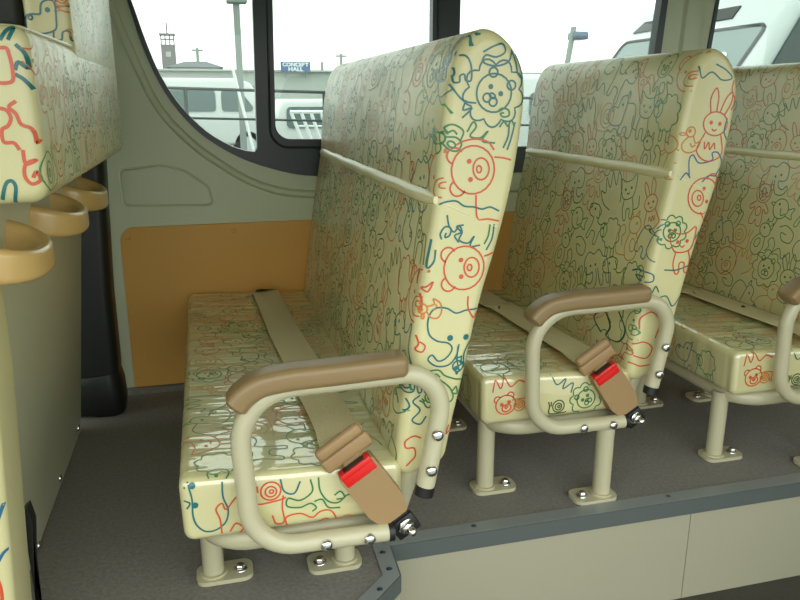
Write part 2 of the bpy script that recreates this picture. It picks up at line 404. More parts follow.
def bench(label, dx, y0, y1, legx, legy, hand_print, seed):
    root = thing('bench_seat', label, 'bus seat', (dx, y0, 0), 'patterned bench seats')
    S = Vector((dx, 0, 0))
    def shift(bm):
        for v in bm.verts: v.co.x += dx
    # --- backrest
    bm = bmesh.new()
    prof = [(p.x, p.y) for p in crom([Vector((x, z)) for x, z in BACK_PROF], 4)]
    prof += [(p.x, p.y) for p in fillet([(.311, .30, 0), (.298, .232, 0), (.222, .206, 0), (.231, .29, 0)], [0, .024, .022, 0], 6)][1:-1]
    slab(bm, prof, y0, y1, .016, ny=4, seg=7)
    pr = Print(bm)
    pr.frame('-x'); pr.fill(-y1 + .005, -y0 + .006, .225, .80, .068, .083, seed, w=.0020, lim=.14)
    pr.frame('-y'); pr.wrap = y0; hand_print(pr, 'back', dx)
    pr.cleanup(); shift(bm)
    back = link_print('backrest', bm, M_vinyl, root)
    # welt: rolled hem of the upper cover
    bm = bmesh.new()
    pth = [(.2805 + dx, y, .597 + .0006 * sin(y * 37) ) for y in [y0 + .006 + (y1 - y0 - .02) * k / 24 for k in range(25)]]
    sweep(bm, pth, [(a * .0085, b * .0105) for a, b in circ(1, 12)], Vector((1, 0, 0)), scale=[.5] + [1] * 23 + [.5])
    side = [(.288 + (.362 - .288) * k / 8 + dx, y0 + .0006, .5935 - .033 * k / 8) for k in range(9)]
    tube(bm, side, .0013, 6)
    link('welt', bm, M_welt, back)
    # --- cushion
    bm = bmesh.new()
    def crown(q, n, y):
        if n.y > .5:
            t = (y - y0) / (y1 - y0); return Vector((q.x, q.y + .004 * sin(pi * min(max(t, 0), 1))))
        return q
    slab(bm, CUSH_PROF, y0 - .003, y1, .011, ny=10, seg=6, bulge=crown)
    pr = Print(bm)
    pr.frame('+z'); pr.fill(-y1 + .02, -y0 - .02, -.21, .05, .064, .078, seed + 5, lim=.5, w=.0019)
    pr.frame('-x'); pr.fill(-y1 + .02, -y0 - .02, .17, .245, .075, .075, seed + 6, lim=.4, w=.0019)
    pr.frame('-y'); hand_print(pr, 'cushion', dx)
    pr.cleanup(); shift(bm)
    link_print('seat_cushion', bm, M_cush, root)
    # --- frame under the cushion: a bent tube ring with a flat pan
    bm = bmesh.new()
    rx = legx[0] + dx; ring = fillet([(rx, y0 + .022, .1455), (.225 + dx, y0 + .022, .1455), (.225 + dx, y1 - .06, .1455), (rx, y1 - .06, .1455)], .06, 8, True)
    sweep(bm, ring, circ(.0165, 14), Vector((0, 0, 1)), closed=True)
    for yy in (y0 + .30, y1 - .3): bar(bm, (rx, yy, .15), (.225 + dx, yy, .15), .012)
    link('seat_frame', bm, M_tube, root)
    for yy in (y0 + .018, y1 - .1):
        bm = bmesh.new(); tube(bm, fillet([(.228 + dx, yy, .15), (.256 + dx, yy, .235), (.33 + dx, yy, .5)], .05, 5), .014, 12)
        link('back_bracket', bm, M_tube, root)
    # --- legs
    for (lx, ly, sg) in ((legx[0], legy[0], 1), (legx[1], legy[1], -1), (legx[0], 1.45, 1), (legx[1], 1.45, -1)):
        bm = bmesh.new()
        topx = lx
        bar(bm, (lx + dx, ly, .002), ((topx if sg > 0 else lx) + dx, ly, .150), .0165, 16)
        c = lx + dx + sg * .017
        pl = rrect(.086, .05, .016, 5)
        pts = [(c + a, ly + b, .001) for a, b in pl]; prism(bm, pts, (0, 0, .007))
        tube(bm, [(lx + dx, ly, .006), (lx + dx, ly, .012)], .021, 16, up=Vector((1, 0, 0)))
        lg = link('leg', bm, M_tube, root)
        bm = bmesh.new(); dome(bm, (c + sg * .024, ly - .004, .009), (0, 0, 1), .0105, .004); dome(bm, (c + sg * .024, ly - .004, .012), (0, 0, 1), .0075, .008, hexa=True)
        link('bolt', bm, M_chrome, lg)
    # --- armrest: D-shaped tube on the aisle end
    ya = y0 - .028
    P = [(.207, .156), (.027, .159), (.0165, .377), (.289, .383), (.2585, .214)]
    path = fillet([(x + dx, ya, z) for x, z in P], [0, .062, .07, .052, 0], 10)
    bm = bmesh.new(); tube(bm, path, .0128, 18)
    arm = link('armrest_tube', bm, M_tube, root)
    bm = bmesh.new()
    pp = crom([Vector((x + dx, ya, z)) for x, z in ((.017, .3645), (.0295, .3775), (.050, .3880), (.0865, .3925), (.13, .3935), (.18, .3950), (.225, .3965))], 4)
    d0 = (pp[1] - pp[0]).normalized(); d1 = (pp[-1] - pp[-2]).normalized()
    pp2 = [pp[0] - d0 * .006, pp[0] - d0 * .004, pp[0]] + pp[1:-1] + [pp[-1], pp[-1] + d1 * .005, pp[-1] + d1 * .007]
    sc = [.55, .82, 1] + [1] * (len(pp) - 2) + [1, .82, .55]
    sweep(bm, pp2, rrect(.041, .0285, .009, 4), Vector((0, 1, 0)), scale=sc)
    link('armrest_pad', bm, M_pad, root)
    for nm, a, b in (('end_cap', (.2065, .156), (.2145, .156)), ('end_cap', (.2598, .219), (.257, .205))):
        bm = bmesh.new(); bar(bm, (a[0] + dx, ya, a[1]), (b[0] + dx, ya, b[1]), .0134, 18); link('end_cap', bm, M_black, arm)
    for x, z in ((.121, .1575), (.179, .1567), (.2715, .296), (.2635, .2455)):
        bm = bmesh.new(); dome(bm, (x + dx, ya - .0119, z), (0, -1, 0), .0080, .007)
        sl = Vector((x + dx, ya - .0222, z))
        link('bolt', bm, M_chrome, arm)
    # --- lap belt
    k = 1.735 - 1.05
    y2 = y0
    ctr = [(.118, 1.80, .250), (.122, 1.79, .2595), (.127, 1.75, .2605), (.136, y2 + .65 * (1.75 - y2) / .875 * .875, .2605), (.144, y2 + .42, .2605), (.152, y2 + .25, .2600), (.158, y2 + .15, .2605), (.160, y2 + .09, .2615), (.158, y2 + .045, .266), (.154, y2 + .015, .277), (.148, y2 - .003, .287)]
    ctr = crom([Vector(p) + S for p in ctr], 4)
    N = len(ctr); wd = []
    wa = Vector((1, .17, 0)).normalized(); wb = Vector((.81, .1, .585)).normalized()
    for i in range(N):
        t = i / (N - 1); q = min(1, max(0, (t - .72) / .26)); q = q * q * (3 - 2 * q)
        wd.append(wa.lerp(wb, q).normalized())
    bm = bmesh.new(); sweep(bm, ctr, rrect(.064, .0024, .001, 2), wd)
    strap = link('belt_strap', bm, M_web, root)
    bm = bmesh.new()      # sewn fold near the tongue
    nn = int(N * .80); seg = [p + Vector((0, 0, .0022)) for p in ctr[nn:]]
    sweep(bm, seg, rrect(.063, .0022, .001, 2), wd[nn:]); link('sewn_fold', bm, M_web, strap)
    bm = bmesh.new(); i = int(N * .5); dome(bm, ctr[i] + Vector((.008, 0, .0015)), (0, 0, 1), .0042, .004); link('belt_stop_button', bm, M_black, strap)
    a = Vector((.5523, -.05, -.832)).normalized(); w = Vector((.811, 0, .585)); w = (w - a * w.dot(a)).normalized(); n = w.cross(a).normalized()
    if n.y > 0: n = -n
    tg = Vector((.1475 + dx, y2 - .009, .284))
    bm = bmesh.new()
    obox(bm, tg - a * .004, w, a, n, .070, .017, .014, .006, 3)
    obox(bm, tg + a * .016 - n * .003, w, a, n, .074, .022, .011, .005, 3)
    obox(bm, tg + a * .032 - n * .001, w, a, n, .028, .020, .004, .001, 1)
    link('belt_tongue', bm, M_buckle, root)
    bk = Vector((.1905 + dx, y2 - .016, .2155))
    bm = bmesh.new()
    pts2 = fillet([(-.027, -.047, 0), (.027, -.047, 0), (.0275, .026, 0), (.020, .050, 0), (-.020, .050, 0), (-.0275, .026, 0)], [.004, .004, .02, .006, .006, .02], 5, True)
    prism(bm, [bk + w * p.x + a * p.y - n * .011 for p in pts2], n * .022)
    bmesh.ops.bevel(bm, geom=[e for e in bm.edges if len(e.link_faces) == 2 and e.calc_face_angle(0) > .9], offset=.003, segments=2, affect='EDGES')
    buckle = link('buckle', bm, M_buckle, root)
    bm = bmesh.new()
    c = bk - a * .0395 + n * .0046
    obox(bm, c, w, a, n, .0475, .0205, .0165, .002, 2)
    obox(bm, c - a * .0065, w, a, n, .0475, .0085, .0185, .0015, 2)
    link('release_button', bm, M_red, buckle)
    bm = bmesh.new(); obox(bm, c - a * .0108 + n * .0005, w, a, n, .032, .0022, .011); link('slot', bm, M_black, buckle)
    bm = bmesh.new()
    an = bk + a * .066
    obox(bm, an - a * .009 - n * .001, w, a, n, .036, .034, .010, .002, 1)
    obox(bm, an + a * .006 + w * .003 + n * .001, w, a, n, .036, .028, .012, .003, 2)
    anc = link('belt_anchor', bm, M_black, root)
    bm = bmesh.new()
    ax = (n * .85 + w * .2 + a * .35).normalized(); b0 = an + a * .006 + w * .004 + n * .004
    dome(bm, b0, ax, .0130, .005); dome(bm, b0 + ax * .004, ax, .0100, .007, hexa=True); dome(bm, b0 + ax * .011, ax, .0065, .010)
    link('bolt', bm, M_chrome, anc)
    return root

Y1 = .875; Y2 = 1.108; DX = .499
def s1(u, v): p = at(u, v, Y1); return (p.x, p.z)
def s2(u, v): p = at(u, v, Y2); return (p.x - DX, p.z)
PX = .00128
def hand_first(pr, part, dx):
    D = lambda d, u, v, px, rot, ink: pr.doodle(d, *s1(u, v), px * PX, math.radians(rot), ink, .0023, lim=.12)
    F = lambda pts, ink, **k: pr.free([s1(*p) for p in pts], ink, .0023, lim=.08, **k)
    if part == 'back':
        D(lion, 494, 93, 62, -32, 'teal')
        F([(483, 52), (494, 46), (503, 44), (505, 52), (496, 57), (486, 55), (483, 62), (495, 66), (508, 62), (512, 52)], 'teal')
        F([(512, 50), (516, 62), (518, 74), (524, 78), (522, 66), (517, 54)], 'teal')
        F([(480, 33), (466, 36), (457, 46), (452, 62), (450, 78), (456, 92), (464, 101), (476, 103)], 'teal')
        F([(466, 100), (463, 110), (472, 108), (462, 118)], 'teal'); F([(467, 132), (473, 122), (476, 127), (470, 136), (480, 138), (488, 131), (482, 141), (495, 143)], 'green')
        F([(509, 124), (508, 136), (503, 148)], 'teal'); F([(515, 122), (511, 138), (507, 150)], 'teal')
        F([(456, 145), (464, 141), (476, 139), (488, 142), (494, 150)], 'red')
        pr.doodle(bear_face, *s1(473, 170), 56 * PX, math.radians(96), 'red', .0023, lim=.12)
        F([(494, 157), (504, 158), (511, 160)], 'red'); F([(476, 195), (476, 207), (478, 219), (488, 219), (499, 221)], 'red')
        F([(440, 205), (446, 202), (456, 201), (464, 206), (474, 207), (482, 209), (490, 207), (499, 211)], 'teal')
        F([(447, 215), (449, 226), (454, 232), (459, 226), (462, 232), (459, 240), (468, 243), (474, 236), (470, 246), (480, 245)], 'teal')
        F([(494, 224), (492, 238), (486, 250)], 'teal'); F([(490, 224), (488, 236), (484, 244)], 'green')
        pr.doodle(bear_face, *s1(464, 268), 54 * PX, math.radians(92), 'red', .0023, lim=.12)
        F([(468, 296), (468, 308), (474, 318), (478, 312)], 'red'); F([(484, 256), (494, 253)], 'red')
        F([(478, 309), (466, 310), (456, 313), (446, 308), (434, 309), (428, 320), (429, 334), (437, 341), (448, 343), (452, 349), (446, 358), (438, 361), (432, 355), (428, 360), (436, 366), (448, 365), (456, 356), (459, 344)], 'teal')
        F([(458, 346), (457, 358), (459, 370), (464, 366), (464, 354), (470, 343), (477, 335)], 'teal')
        for e in ((450, 338), (466, 337)): pr.doodle([D_(0, 0)], *s1(*e), .01, 0, 'teal', .0030, lim=.1)
        F([(424, 372), (438, 370), (444, 375), (452, 378), (462, 380)], 'green'); F([(440, 377), (436, 374), (433, 378), (440, 380), (450, 388), (453, 398), (446, 404)], 'green')
        F([(456, 386), (452, 392), (458, 394), (456, 386)], 'green'); F([(398, 390), (404, 396), (410, 406), (404, 412), (398, 404)], 'teal')
        F([(420, 395), (413, 402), (420, 410), (412, 420), (420, 424), (426, 416)], 'teal')
        F([(421, 438), (414, 436), (406, 441), (406, 448), (414, 448), (415, 456), (410, 462), (406, 466)], 'red')
        F([(424, 272), (421, 286), (426, 288), (433, 282), (428, 292), (422, 290), (423, 304), (421, 312)], 'red')
        F([(417, 336), (419, 344), (416, 350), (422, 352), (425, 346), (420, 342)], 'red')
        D(snail, 430, 398, 22, 40, 'green'); D(bird, 458, 366, 20, 80, 'teal'); D(curl, 452, 232, 26, 70, 'teal'); D(hippo, 452, 66, 34, 10, 'teal'); D(squirrel, 448, 140, 30, 60, 'green'); D(duck, 430, 310, 26, 80, 'orange'); D(elephant, 414, 380, 28, 0, 'teal'); D(curl, 506, 118, 22, 0, 'green')
        F([(449, 425), (446, 434), (452, 430)], 'red'); F([(436, 250), (434, 262), (428, 268), (433, 240)], 'teal')
    else:
        F([(188, 484), (192, 498), (193, 514), (197, 524), (206, 530), (217, 528), (226, 520), (228, 508), (223, 496), (222, 481)], 'teal')
        for e in ((192, 485), (195, 504)): pr.doodle([D_(0, 0)], *s1(*e), .01, 0, 'teal', .0031, lim=.1)
        F([(184, 488), (188, 482)], 'teal'); F([(184, 500), (190, 502), (187, 508)], 'teal')
        F([(222, 532), (220, 518), (216, 508), (222, 502), (226, 508), (236, 496), (246, 492)], 'red')
        pr.doodle(snail, *s1(268, 491), 34 * PX, .1, 'red', .0023, lim=.12)
        F([(230, 530), (236, 522), (243, 526), (240, 532)], 'red'); F([(283, 494), (282, 506), (284, 520), (276, 522), (272, 514)], 'red')
        F([(287, 525), (286, 516), (300, 512), (312, 516), (320, 510), (330, 509), (336, 517), (336, 524)], 'red'); F([(318, 521), (326, 517), (330, 521)], 'red')
        F([(310, 478), (312, 490), (300, 499), (288, 497), (287, 505), (300, 506), (310, 502), (316, 506), (312, 510)], 'green')
        F([(318, 476), (320, 490), (328, 500), (338, 501), (346, 494), (354, 492)], 'green'); F([(334, 494), (340, 490), (344, 496), (336, 498)], 'green')
        F([(314, 500), (322, 498), (328, 506), (340, 506)], 'green'); F([(340, 519), (346, 514), (354, 516), (352, 522)], 'orange')
        F([(280, 478), (284, 490), (294, 492), (300, 480)], 'teal'); F([(355, 480), (362, 492), (370, 500), (376, 496)], 'green')
def hand_second(pr, part, dx):
    D = lambda d, u, v, px, rot, ink, fl=1: pr.doodle(d, *s2(u, v), px * .00172, math.radians(rot), ink, .0025, fl, .12)
    F = lambda pts, ink, **k: pr.free([s2(*p) for p in pts], ink, .0025, lim=.08, **k)
    if part == 'back':
        D(rabbit, 715, 125, 58, -8, 'red'); D(bear_face, 703, 196, 44, -70, 'red'); D(cat, 682, 248, 46, 4, 'red')
        F([(689, 176), (689, 160), (693, 155), (699, 163), (712, 160), (712, 153), (718, 153), (722, 164), (716, 174)], 'blue')
        F([(680, 180), (686, 173), (690, 178)], 'blue'); F([(702, 182), (708, 176), (716, 176)], 'blue')
        F([(700, 66), (702, 78), (712, 72), (722, 80), (732, 78), (726, 70), (716, 64)], 'teal'); F([(734, 80), (732, 92), (736, 100), (731, 110)], 'red')
        F([(727, 118), (724, 132), (727, 140)], 'teal'); F([(664, 270), (676, 270), (690, 266), (694, 274)], 'teal')
        F([(700, 212), (706, 226), (700, 238)], 'red'); F([(694, 240), (700, 232), (696, 252)], 'teal')
        F([(655, 300), (666, 296), (672, 306), (680, 297)], 'teal'); F([(640, 330), (642, 318), (652, 312), (660, 322), (655, 338)], 'red')
        F([(615, 325), (620, 340), (616, 352), (626, 350), (632, 336), (628, 322)], 'olive'); F([(634, 345), (644, 342), (652, 348), (646, 358), (634, 356)], 'red')
        D(lion, 672, 232, 34, 0, 'green'); D(curl, 650, 284, 28, 0, 'teal'); D(duck, 690, 140, 26, 0, 'orange')
        F([(612, 352), (606, 342), (612, 332)], 'teal'); F([(625, 362), (634, 364), (640, 366), (652, 364)], 'red')
    else:
        D(bear_face, 505, 404, 26, 15, 'red'); F([(492, 392), (495, 380), (500, 388), (504, 378), (510, 386), (518, 380), (526, 382)], 'red')
        D(snail, 520, 404, 20, 180, 'orange'); D(lion, 585, 398, 36, 40, 'green'); D(snail, 556, 406, 22, 0, 'olive')
        F([(550, 372), (556, 384), (565, 378), (562, 388), (572, 382), (570, 392)], 'teal'); D(bear_face, 612, 398, 28, 20, 'orange')
first = bench('cream animal-print bench seat nearest the camera, beside the bare orange wall panel', 0, Y1, 1.835, (-.029, .176), (1.03, 1.015), hand_first, 3)
second = bench('cream animal-print bench seat in the middle of the row of three', DX, Y2, 1.725, (-.022, .180), (1.172, 1.092), hand_second, 21)
third = copy_tree(second)
third.location.x = DX + .515
for ch in third.children:
    if ch.name.startswith('leg'): ch.location.x -= .006
third['label'] = 'cream animal-print bench seat at the right edge of the photo, behind the other two benches'

# ------------------------------------------------------------------ front seat seen from behind, with grab handles
root = thing('front_seat', 'cream animal-print seat at the left edge, three tan grab handles on its back', 'bus seat', (-.3, 1.2, 0))
YN, YF = .815, 1.62
bm = bmesh.new()                                  # upper pad: notch beside a raised headrest
prof = fillet([(-.40, .612, 0), (-.157, .618, 0), (-.1575, .79, 0), (-.40, .80, 0)], [.02, .018, .017, .03], 6, True)
slab(bm, [(p.x, p.y) for p in prof], YN, YF, .015, ny=3, seg=6)
pr = Print(bm)
pr.frame('+x'); pr.fill(YN + .01, YF - .01, .622, .785, .06, .066, 77, lim=.3, w=.0016)
pr.frame('-y')
F0 = lambda pts, ink, w=.0036: pr.free([(at(u, v, YN).x, at(u, v, YN).z) for u, v in pts], ink, w, lim=.1)
F0([(-4, 48), (6, 48), (9, 54), (12, 66), (13, 80), (6, 83), (-2, 83)], 'red'); F0([(-4, 108), (6, 110), (11, 118), (8, 126), (2, 130), (4, 142), (14, 143), (20, 150)], 'red')
F0([(16, 101), (9, 107), (16, 114), (21, 124), (30, 128), (34, 134), (36, 143), (40, 136)], 'red'); F0([(23, 150), (26, 164), (36, 160), (26, 164), (25, 176), (32, 184), (40, 180), (36, 172), (33, 178)], 'red')
F0([(2, 200), (6, 184), (12, 181), (16, 188), (14, 203)], 'teal'); F0([(15, 44), (24, 54), (27, 68), (18, 62), (15, 70)], 'teal'); F0([(15, 74), (24, 80), (33, 92), (36, 108)], 'teal')
F0([(0, 40), (6, 30), (12, 28), (8, 40)], 'teal')
pr.cleanup()
pad = link_print('backrest', bm, M_vinyl, root)
HX = at(22, 10, 1.105).x
bm = bmesh.new()                                  # headrest block above the pad
slab(bm, [(p.x, p.y) for p in fillet([(HX, .765, 0), (-.1578, .765, 0), (-.159, 1.06, 0), (HX, 1.07, 0)], [.006, .003, .03, .03], 6, True)], 1.105, YF + .002, .012, ny=2, seg=6)
pr = Print(bm); pr.frame('+x'); pr.fill(1.12, YF - .01, .79, 1.05, .06, .066, 79, lim=.3, w=.0016)
pr.frame('-y'); hm = (HX - .158) / 2; pr.doodle(hippo, hm + .005, .825, .062, 0, 'teal', .0024, lim=.1); pr.doodle(bear_face, hm, .885, .05, .3, 'olive', .0024, lim=.1); pr.doodle(snail, hm + .02, .845, .03, 1.5, 'orange', .0024, lim=.1); pr.cleanup()
link_print('headrest', bm, M_vinyl, root)
bm = bmesh.new(); tube(bm, fillet([(-.39, YN + .03, .792), (-.168, YN + .012, .789), (-.162, 1.10, .789)],   .02, 5), .0026, 8, up=Vector((0, 0, 1)))
link('welt', bm, M_welt, pad)
bm = bmesh.new()                                  # lower slab of the backrest, its near side shows along the left edge
slab(bm, [(p.x, p.y) for p in fillet([(-.46, -.0 + .02, 0), (-.256, .02, 0), (-.233, .42, 0), (-.232, .545, 0), (-.30, .60, 0)], [.03, .02, .2, .05, .03], 6, True)], YN - .002, YN + .09, .012, ny=1, seg=5)
pr = Print(bm); pr.frame('-y')
F0([(-3, 366), (2, 374), (6, 384), (7, 400), (6, 420), (3, 440), (0, 452)], 'red')
F0([(-2, 520), (4, 500), (10, 478), (14, 476), (16, 486), (14, 505), (20, 514), (22, 534), (25, 518), (26, 540)], 'blue')
F0([(-2, 562), (4, 552), (10, 551), (16, 562), (18, 580), (26, 592), (31, 570)], 'blue'); F0([(18, 580), (24, 578), (29, 588), (32, 584)], 'blue'); F0([(-3, 574), (2, 590), (3, 610)], 'red'); F0([(18, 596), (19, 612)], 'olive')
F0([(-4, 300), (2, 318), (1, 336), (-3, 350)], 'orange')
pr.cleanup(); link_print('side_bolster', bm, M_vinyl, root)
bm = bmesh.new(); g = [at(u, v, YN + .093) for u, v in ((22, 512), (27, 508), (33, 524), (35, 600), (37, 640), (22, 640))]; prism(bm, [(p.x, p.y, max(p.z, .002)) for p in g[:4]] + [(g[3].x, g[3].y, .001), (g[0].x, g[0].y, .001)], (0, .02, 0)); 
link('black_edge_guard', bm, M_black, root)
bm = bmesh.new()                                  # back board, leaning
bx = lambda z: -.31 + .06 * z / .55
prism(bm, [(bx(0) - .02, YN + .1, .003), (bx(0), YN + .1, .003), (bx(.63), YN + .1, .63), (bx(.63) - .02, YN + .1, .63)], (0, 1.645 - YN - .1, 0))
board = link('back_board', bm, M_board, root, smooth=False)
for u, v in ((41, 545), (61, 478), (79, 428)):
    p = atx(u, v, -.306); bm = bmesh.new(); dome(bm, (bx(p.z) - .0005, p.y, p.z), (1, 0, -.1), .0072, .0045); link('screw', bm, M_chrome, board)
for yc in (.945, 1.245, 1.515):
    bm = bmesh.new(); zz = .546
    loop = []
    for k in range(29):
        t = -pi / 2 + pi * k / 28; e = abs(cos(t)) ** .75
        loop.append((bx(zz) - .006 + (.2455 - .193 + .010) * e, yc - .004 + .08 * (1 if t > 0 else -1) * abs(sin(t)) ** .85, zz + .006 - .016 * e))
    sc = [1.35 - .35 * sin(pi * k / 28) for k in range(29)]
    sweep(bm, loop, [(b, a) for a, b in rrect(.016, .034, .0075, 5)], Vector((0, 0, 1)), scale=sc)
    link('grab_handle', bm, M_handle, root)

bm = bmesh.new(); box(bm, (-.50, 1.13, .802), (HX - .002, YF - .01, 1.07), .02, 3); link('headrest_shell', bm, M_black, root)

# black post beside the orange panel
root = thing('belt_post', 'tall black post with rounded boot at its foot between back board and orange panel', 'post', (-.29, 1.76, 0))
bm = bmesh.new()
sweep(bm, [(-.287, 1.755, .075), (-.283, 1.755, .12), (-.282, 1.755, .3), (-.268, 1.755, .62), (-.26, 1.755, .95)], rrect(.115, .09, .022, 5), Vector((1, 0, 0)))
link('cover', bm, M_black, root)
bm = bmesh.new()
sweep(bm, [(-.282, 1.752, .001), (-.280, 1.752, .008), (-.282, 1.752, .03), (-.284, 1.752, .075), (-.286, 1.754, .098), (-.286, 1.754, .104)], rrect(.128, .10, .034, 6), Vector((1, 0, 0)), scale=[.8, .93, 1, 1, .95, .88])
link('boot', bm, M_black, root)

# ------------------------------------------------------------------ the bus shell
W = 1.86
bm = bmesh.new()   # main floor with the corner cut for the step well
EDGE = [(.256, 1.036), (.252, .955), (.186, .89), (.10, .72), (.08, .25)]
prism(bm, [(-1.6, .25, 0), (EDGE[4][0], EDGE[4][1], 0), (EDGE[3][0], EDGE[3][1], 0), (EDGE[2][0], EDGE[2][1], 0), (EDGE[1][0], EDGE[1][1], 0), (EDGE[0][0], EDGE[0][1], 0), (3.2, 1.036, 0), (3.2, W + .02, 0), (-1.6, W + .02, 0)], (0, 0, -.02))
struct('floor', bm, M_floor, smooth=False)
bm = bmesh.new(); box(bm, (-.2, .25, -.235), (3.2, 1.05, -.215)); struct('floor_step', bm, M_step, smooth=False)
bm = bmesh.new()   # aluminium nosing: flat flange on the floor and a lip down the riser
def strip(bm, a, b, wd=.026):
    a, b = Vector((*a, 0)), Vector((*b, 0)); t = (b - a).normalized(); q = Vector((-t.y, t.x, 0))
    pts = [a, b, b + q * wd, a + q * wd]
    return pts
ins = [Vector((.229, 1.064)), Vector((.2265, .963)), Vector((.166, .905)), Vector((.076, .728)), Vector((.054, .25))]
ed = [Vector(p) for p in EDGE]
for i in range(4):
    a, b, c, d = ed[i], ed[i + 1], ins[i + 1], ins[i]
    prism(bm, [(q.x, q.y, .0005) for q in (a, b, c, d)], (0, 0, .0022))
prism(bm, [(.256, 1.036, .0005), (3.2, 1.036, .0005), (3.2, 1.066, .0005), (.232, 1.066, .0005)], (0, 0, .0022))
nos = struct('trim_1', bm, M_alu, smooth=False)
bm = bmesh.new()
for i in range(4):
    a, b = ed[i], ed[i + 1]; d = Vector((b.y - a.y, a.x - b.x)).normalized() * -.0025
    prism(bm, [(a.x, a.y, .0027), (b.x, b.y, .0027), (b.x, b.y, -.027), (a.x, a.y, -.027)], (d.x, d.y, 0))
prism(bm, [(.256, 1.0335, .0022), (3.2, 1.0335, .0022), (3.2, 1.0335, -.028), (.256, 1.0335, -.028)], (0, .0028, 0))
struct('lip', bm, M_lip, nos, smooth=False)
for p in ((.412, 1.055), (.80, 1.055), (1.2, 1.055), (.2405, 1.02), (.24, .975), (.214, .93)):
    bm = bmesh.new(); dome(bm, (*p, .0024), (0, 0, 1), .0048, .002); struct('screw', bm, M_steel, nos)
bm = bmesh.new()   # kick boards below the nosing
box(bm, (.255, 1.037, -.216), (.839, 1.05, -.019)); box(bm, (.8405, 1.037, -.216), (3.2, 1.05, -.019))
for i in range(1, 4):
    a, b = ed[i - 1] if i > 1 else ed[0], ed[i]
for a, b in zip(ed, ed[1:]):
    d = Vector((b.y - a.y, a.x - b.x)).normalized() * .012
    prism(bm, [(a.x, a.y, -.019), (b.x, b.y, -.019), (b.x, b.y, -.216), (a.x, a.y, -.216)], (d.x, d.y, 0))
struct('wall_riser', bm, M_kick, smooth=False)

# window outlines on the wall plane (x, z)
blk = [(-.205, 1.10), (-.172, 1.02), (-.144, .937), (-.123, .852), (-.097, .776), (-.064, .713), (-.016, .653), (.039, .61), (.109, .573), (.206, .543), (.276, .534), (.36, .53)]
blk = [(p.x, p.y) for p in crom([Vector(p) for p in blk], 4)] + [(1.18, .53), (1.215, .56), (1.245, 1.10)]
V3 = lambda pts, y: [Vector((x, y, z)) for x, z in pts]
opB = [(p.x, p.y) for p in fillet([(1.345, .53, 0), (2.6, .53, 0), (2.6, 1.10, 0), (1.40, 1.10, 0)], [.05, .05, .01, .01], 6, True)]
bm = bmesh.new()
out = [(-1.6, 0), (3.2, 0), (3.2, 1.3), (-1.6, 1.3)]
holed(bm, V3(out, W), [V3(blk, W), V3(opB, W)], (0, .035, 0))
rid = [(-.235, 1.10), (-.205, 1.0), (-.184, .936), (-.164, .879), (-.133, .791), (-.102, .715), (-.062, .658), (-.008, .604), (.048, .562), (.106, .526), (.179, .499), (.26, .489), (.36, .487), (.6, .487), (1.2, .487), (2.8, .487)]
rid3 = crom([Vector((x, W, z)) for x, z in rid], 5)
sweep(bm, rid3, [(.010 * cos(t), .011 * sin(t)) for t in [tau * k / 10 for k in range(10)]], Vector((0, 0, 1)))
# raised inner shoulder between ridge and glass
emb = fillet([(-.196, W, .56), (-.193, W, .475), (.014, W, .470), (.006, W, .515), (-.05, W, .556), (-.10, W, .570)], [.012, .012, .012, .03, .04, .06], 6, True)
sweep(bm, emb, [(.004 * cos(t), .003 * sin(t)) for t in [tau * k / 8 for k in range(8)]], Vector((0, 1, 0)), closed=True)
struct('wall_far', bm, M_wall, smooth=True)
bm = bmesh.new()   # orange lower panel with a rounded corner
orp = fillet([(-.214, W - .008, .055 - .05), (-.209, W - .008, .422), (2.9, W - .008, .47 - .04), (2.9, W - .008, .005)], [.0, .03, .0, .0], 7, True)
orp = [(-.2105, W - .008, .012), *[tuple(p) for p in fillet([(-.2105, W - .008, .012), (-.209, W - .008, .423), (2.9, W - .008, .428)], .032, 8)][1:-1], (2.9, W - .008, .428), (2.9, W - .008, .012)]
prism(bm, orp, (0, .007, 0))
bmesh.ops.bevel(bm, geom=[e for e in bm.edges if all(abs(v.co.y - (W - .008)) < 1e-5 for v in e.verts)], offset=.003, segments=2, affect='EDGES')
opn = struct('trim_2', bm, M_orange)
for p in ((-.197, .21), (-.19, .40), (.06, .405), (-.197, .04)):
    bm = bmesh.new(); dome(bm, (p[0], W - .0078, p[1]), (0, -1, 0), .006, .003); struct('clip', bm, M_orange, opn)
bm = bmesh.new()   # carpet turned up at the wall foot
prism(bm, [(-1.6, W, .0), (-1.6, W - .026, .0), (-1.6, W - .012, .009), (-1.6, W, .011)], (4.8, 0, 0)); struct('baseboard_far', bm, M_floor, smooth=False)

# window 1: black rubber and frame with three panes
g1 = [(-.197, 1.10), (-.163, 1.02), (-.135, .937), (-.112, .853), (-.086, .778), (-.047, .709), (.007, .65), (.06, .615), (.10, .6)]
g1 = [(p.x, p.y) for p in crom([Vector(p) for p in g1], 4)] + [(.122, .597), (.128, .607), (.137, 1.10)]
g2 = [(p.x, p.y) for p in fillet([(.184, 1.095, 0), (.174, .627, 0), (.575, .622, 0), (.575, 1.095, 0)], [.01, .036, .03, .01], 8, True)]
g3 = [(p.x, p.y) for p in fillet([(.648, 1.095, 0), (.646, .60, 0), (1.19, .598, 0), (1.228, 1.095, 0)], [.01, .03, .04, .01], 8, True)]
bm = bmesh.new()
holed(bm, V3(blk, W - .004), [V3(g1, W - .004), V3(g2, W - .004), V3(g3, W - .004)], (0, .03, 0))
w1 = struct('window_1', bm, M_rubber)
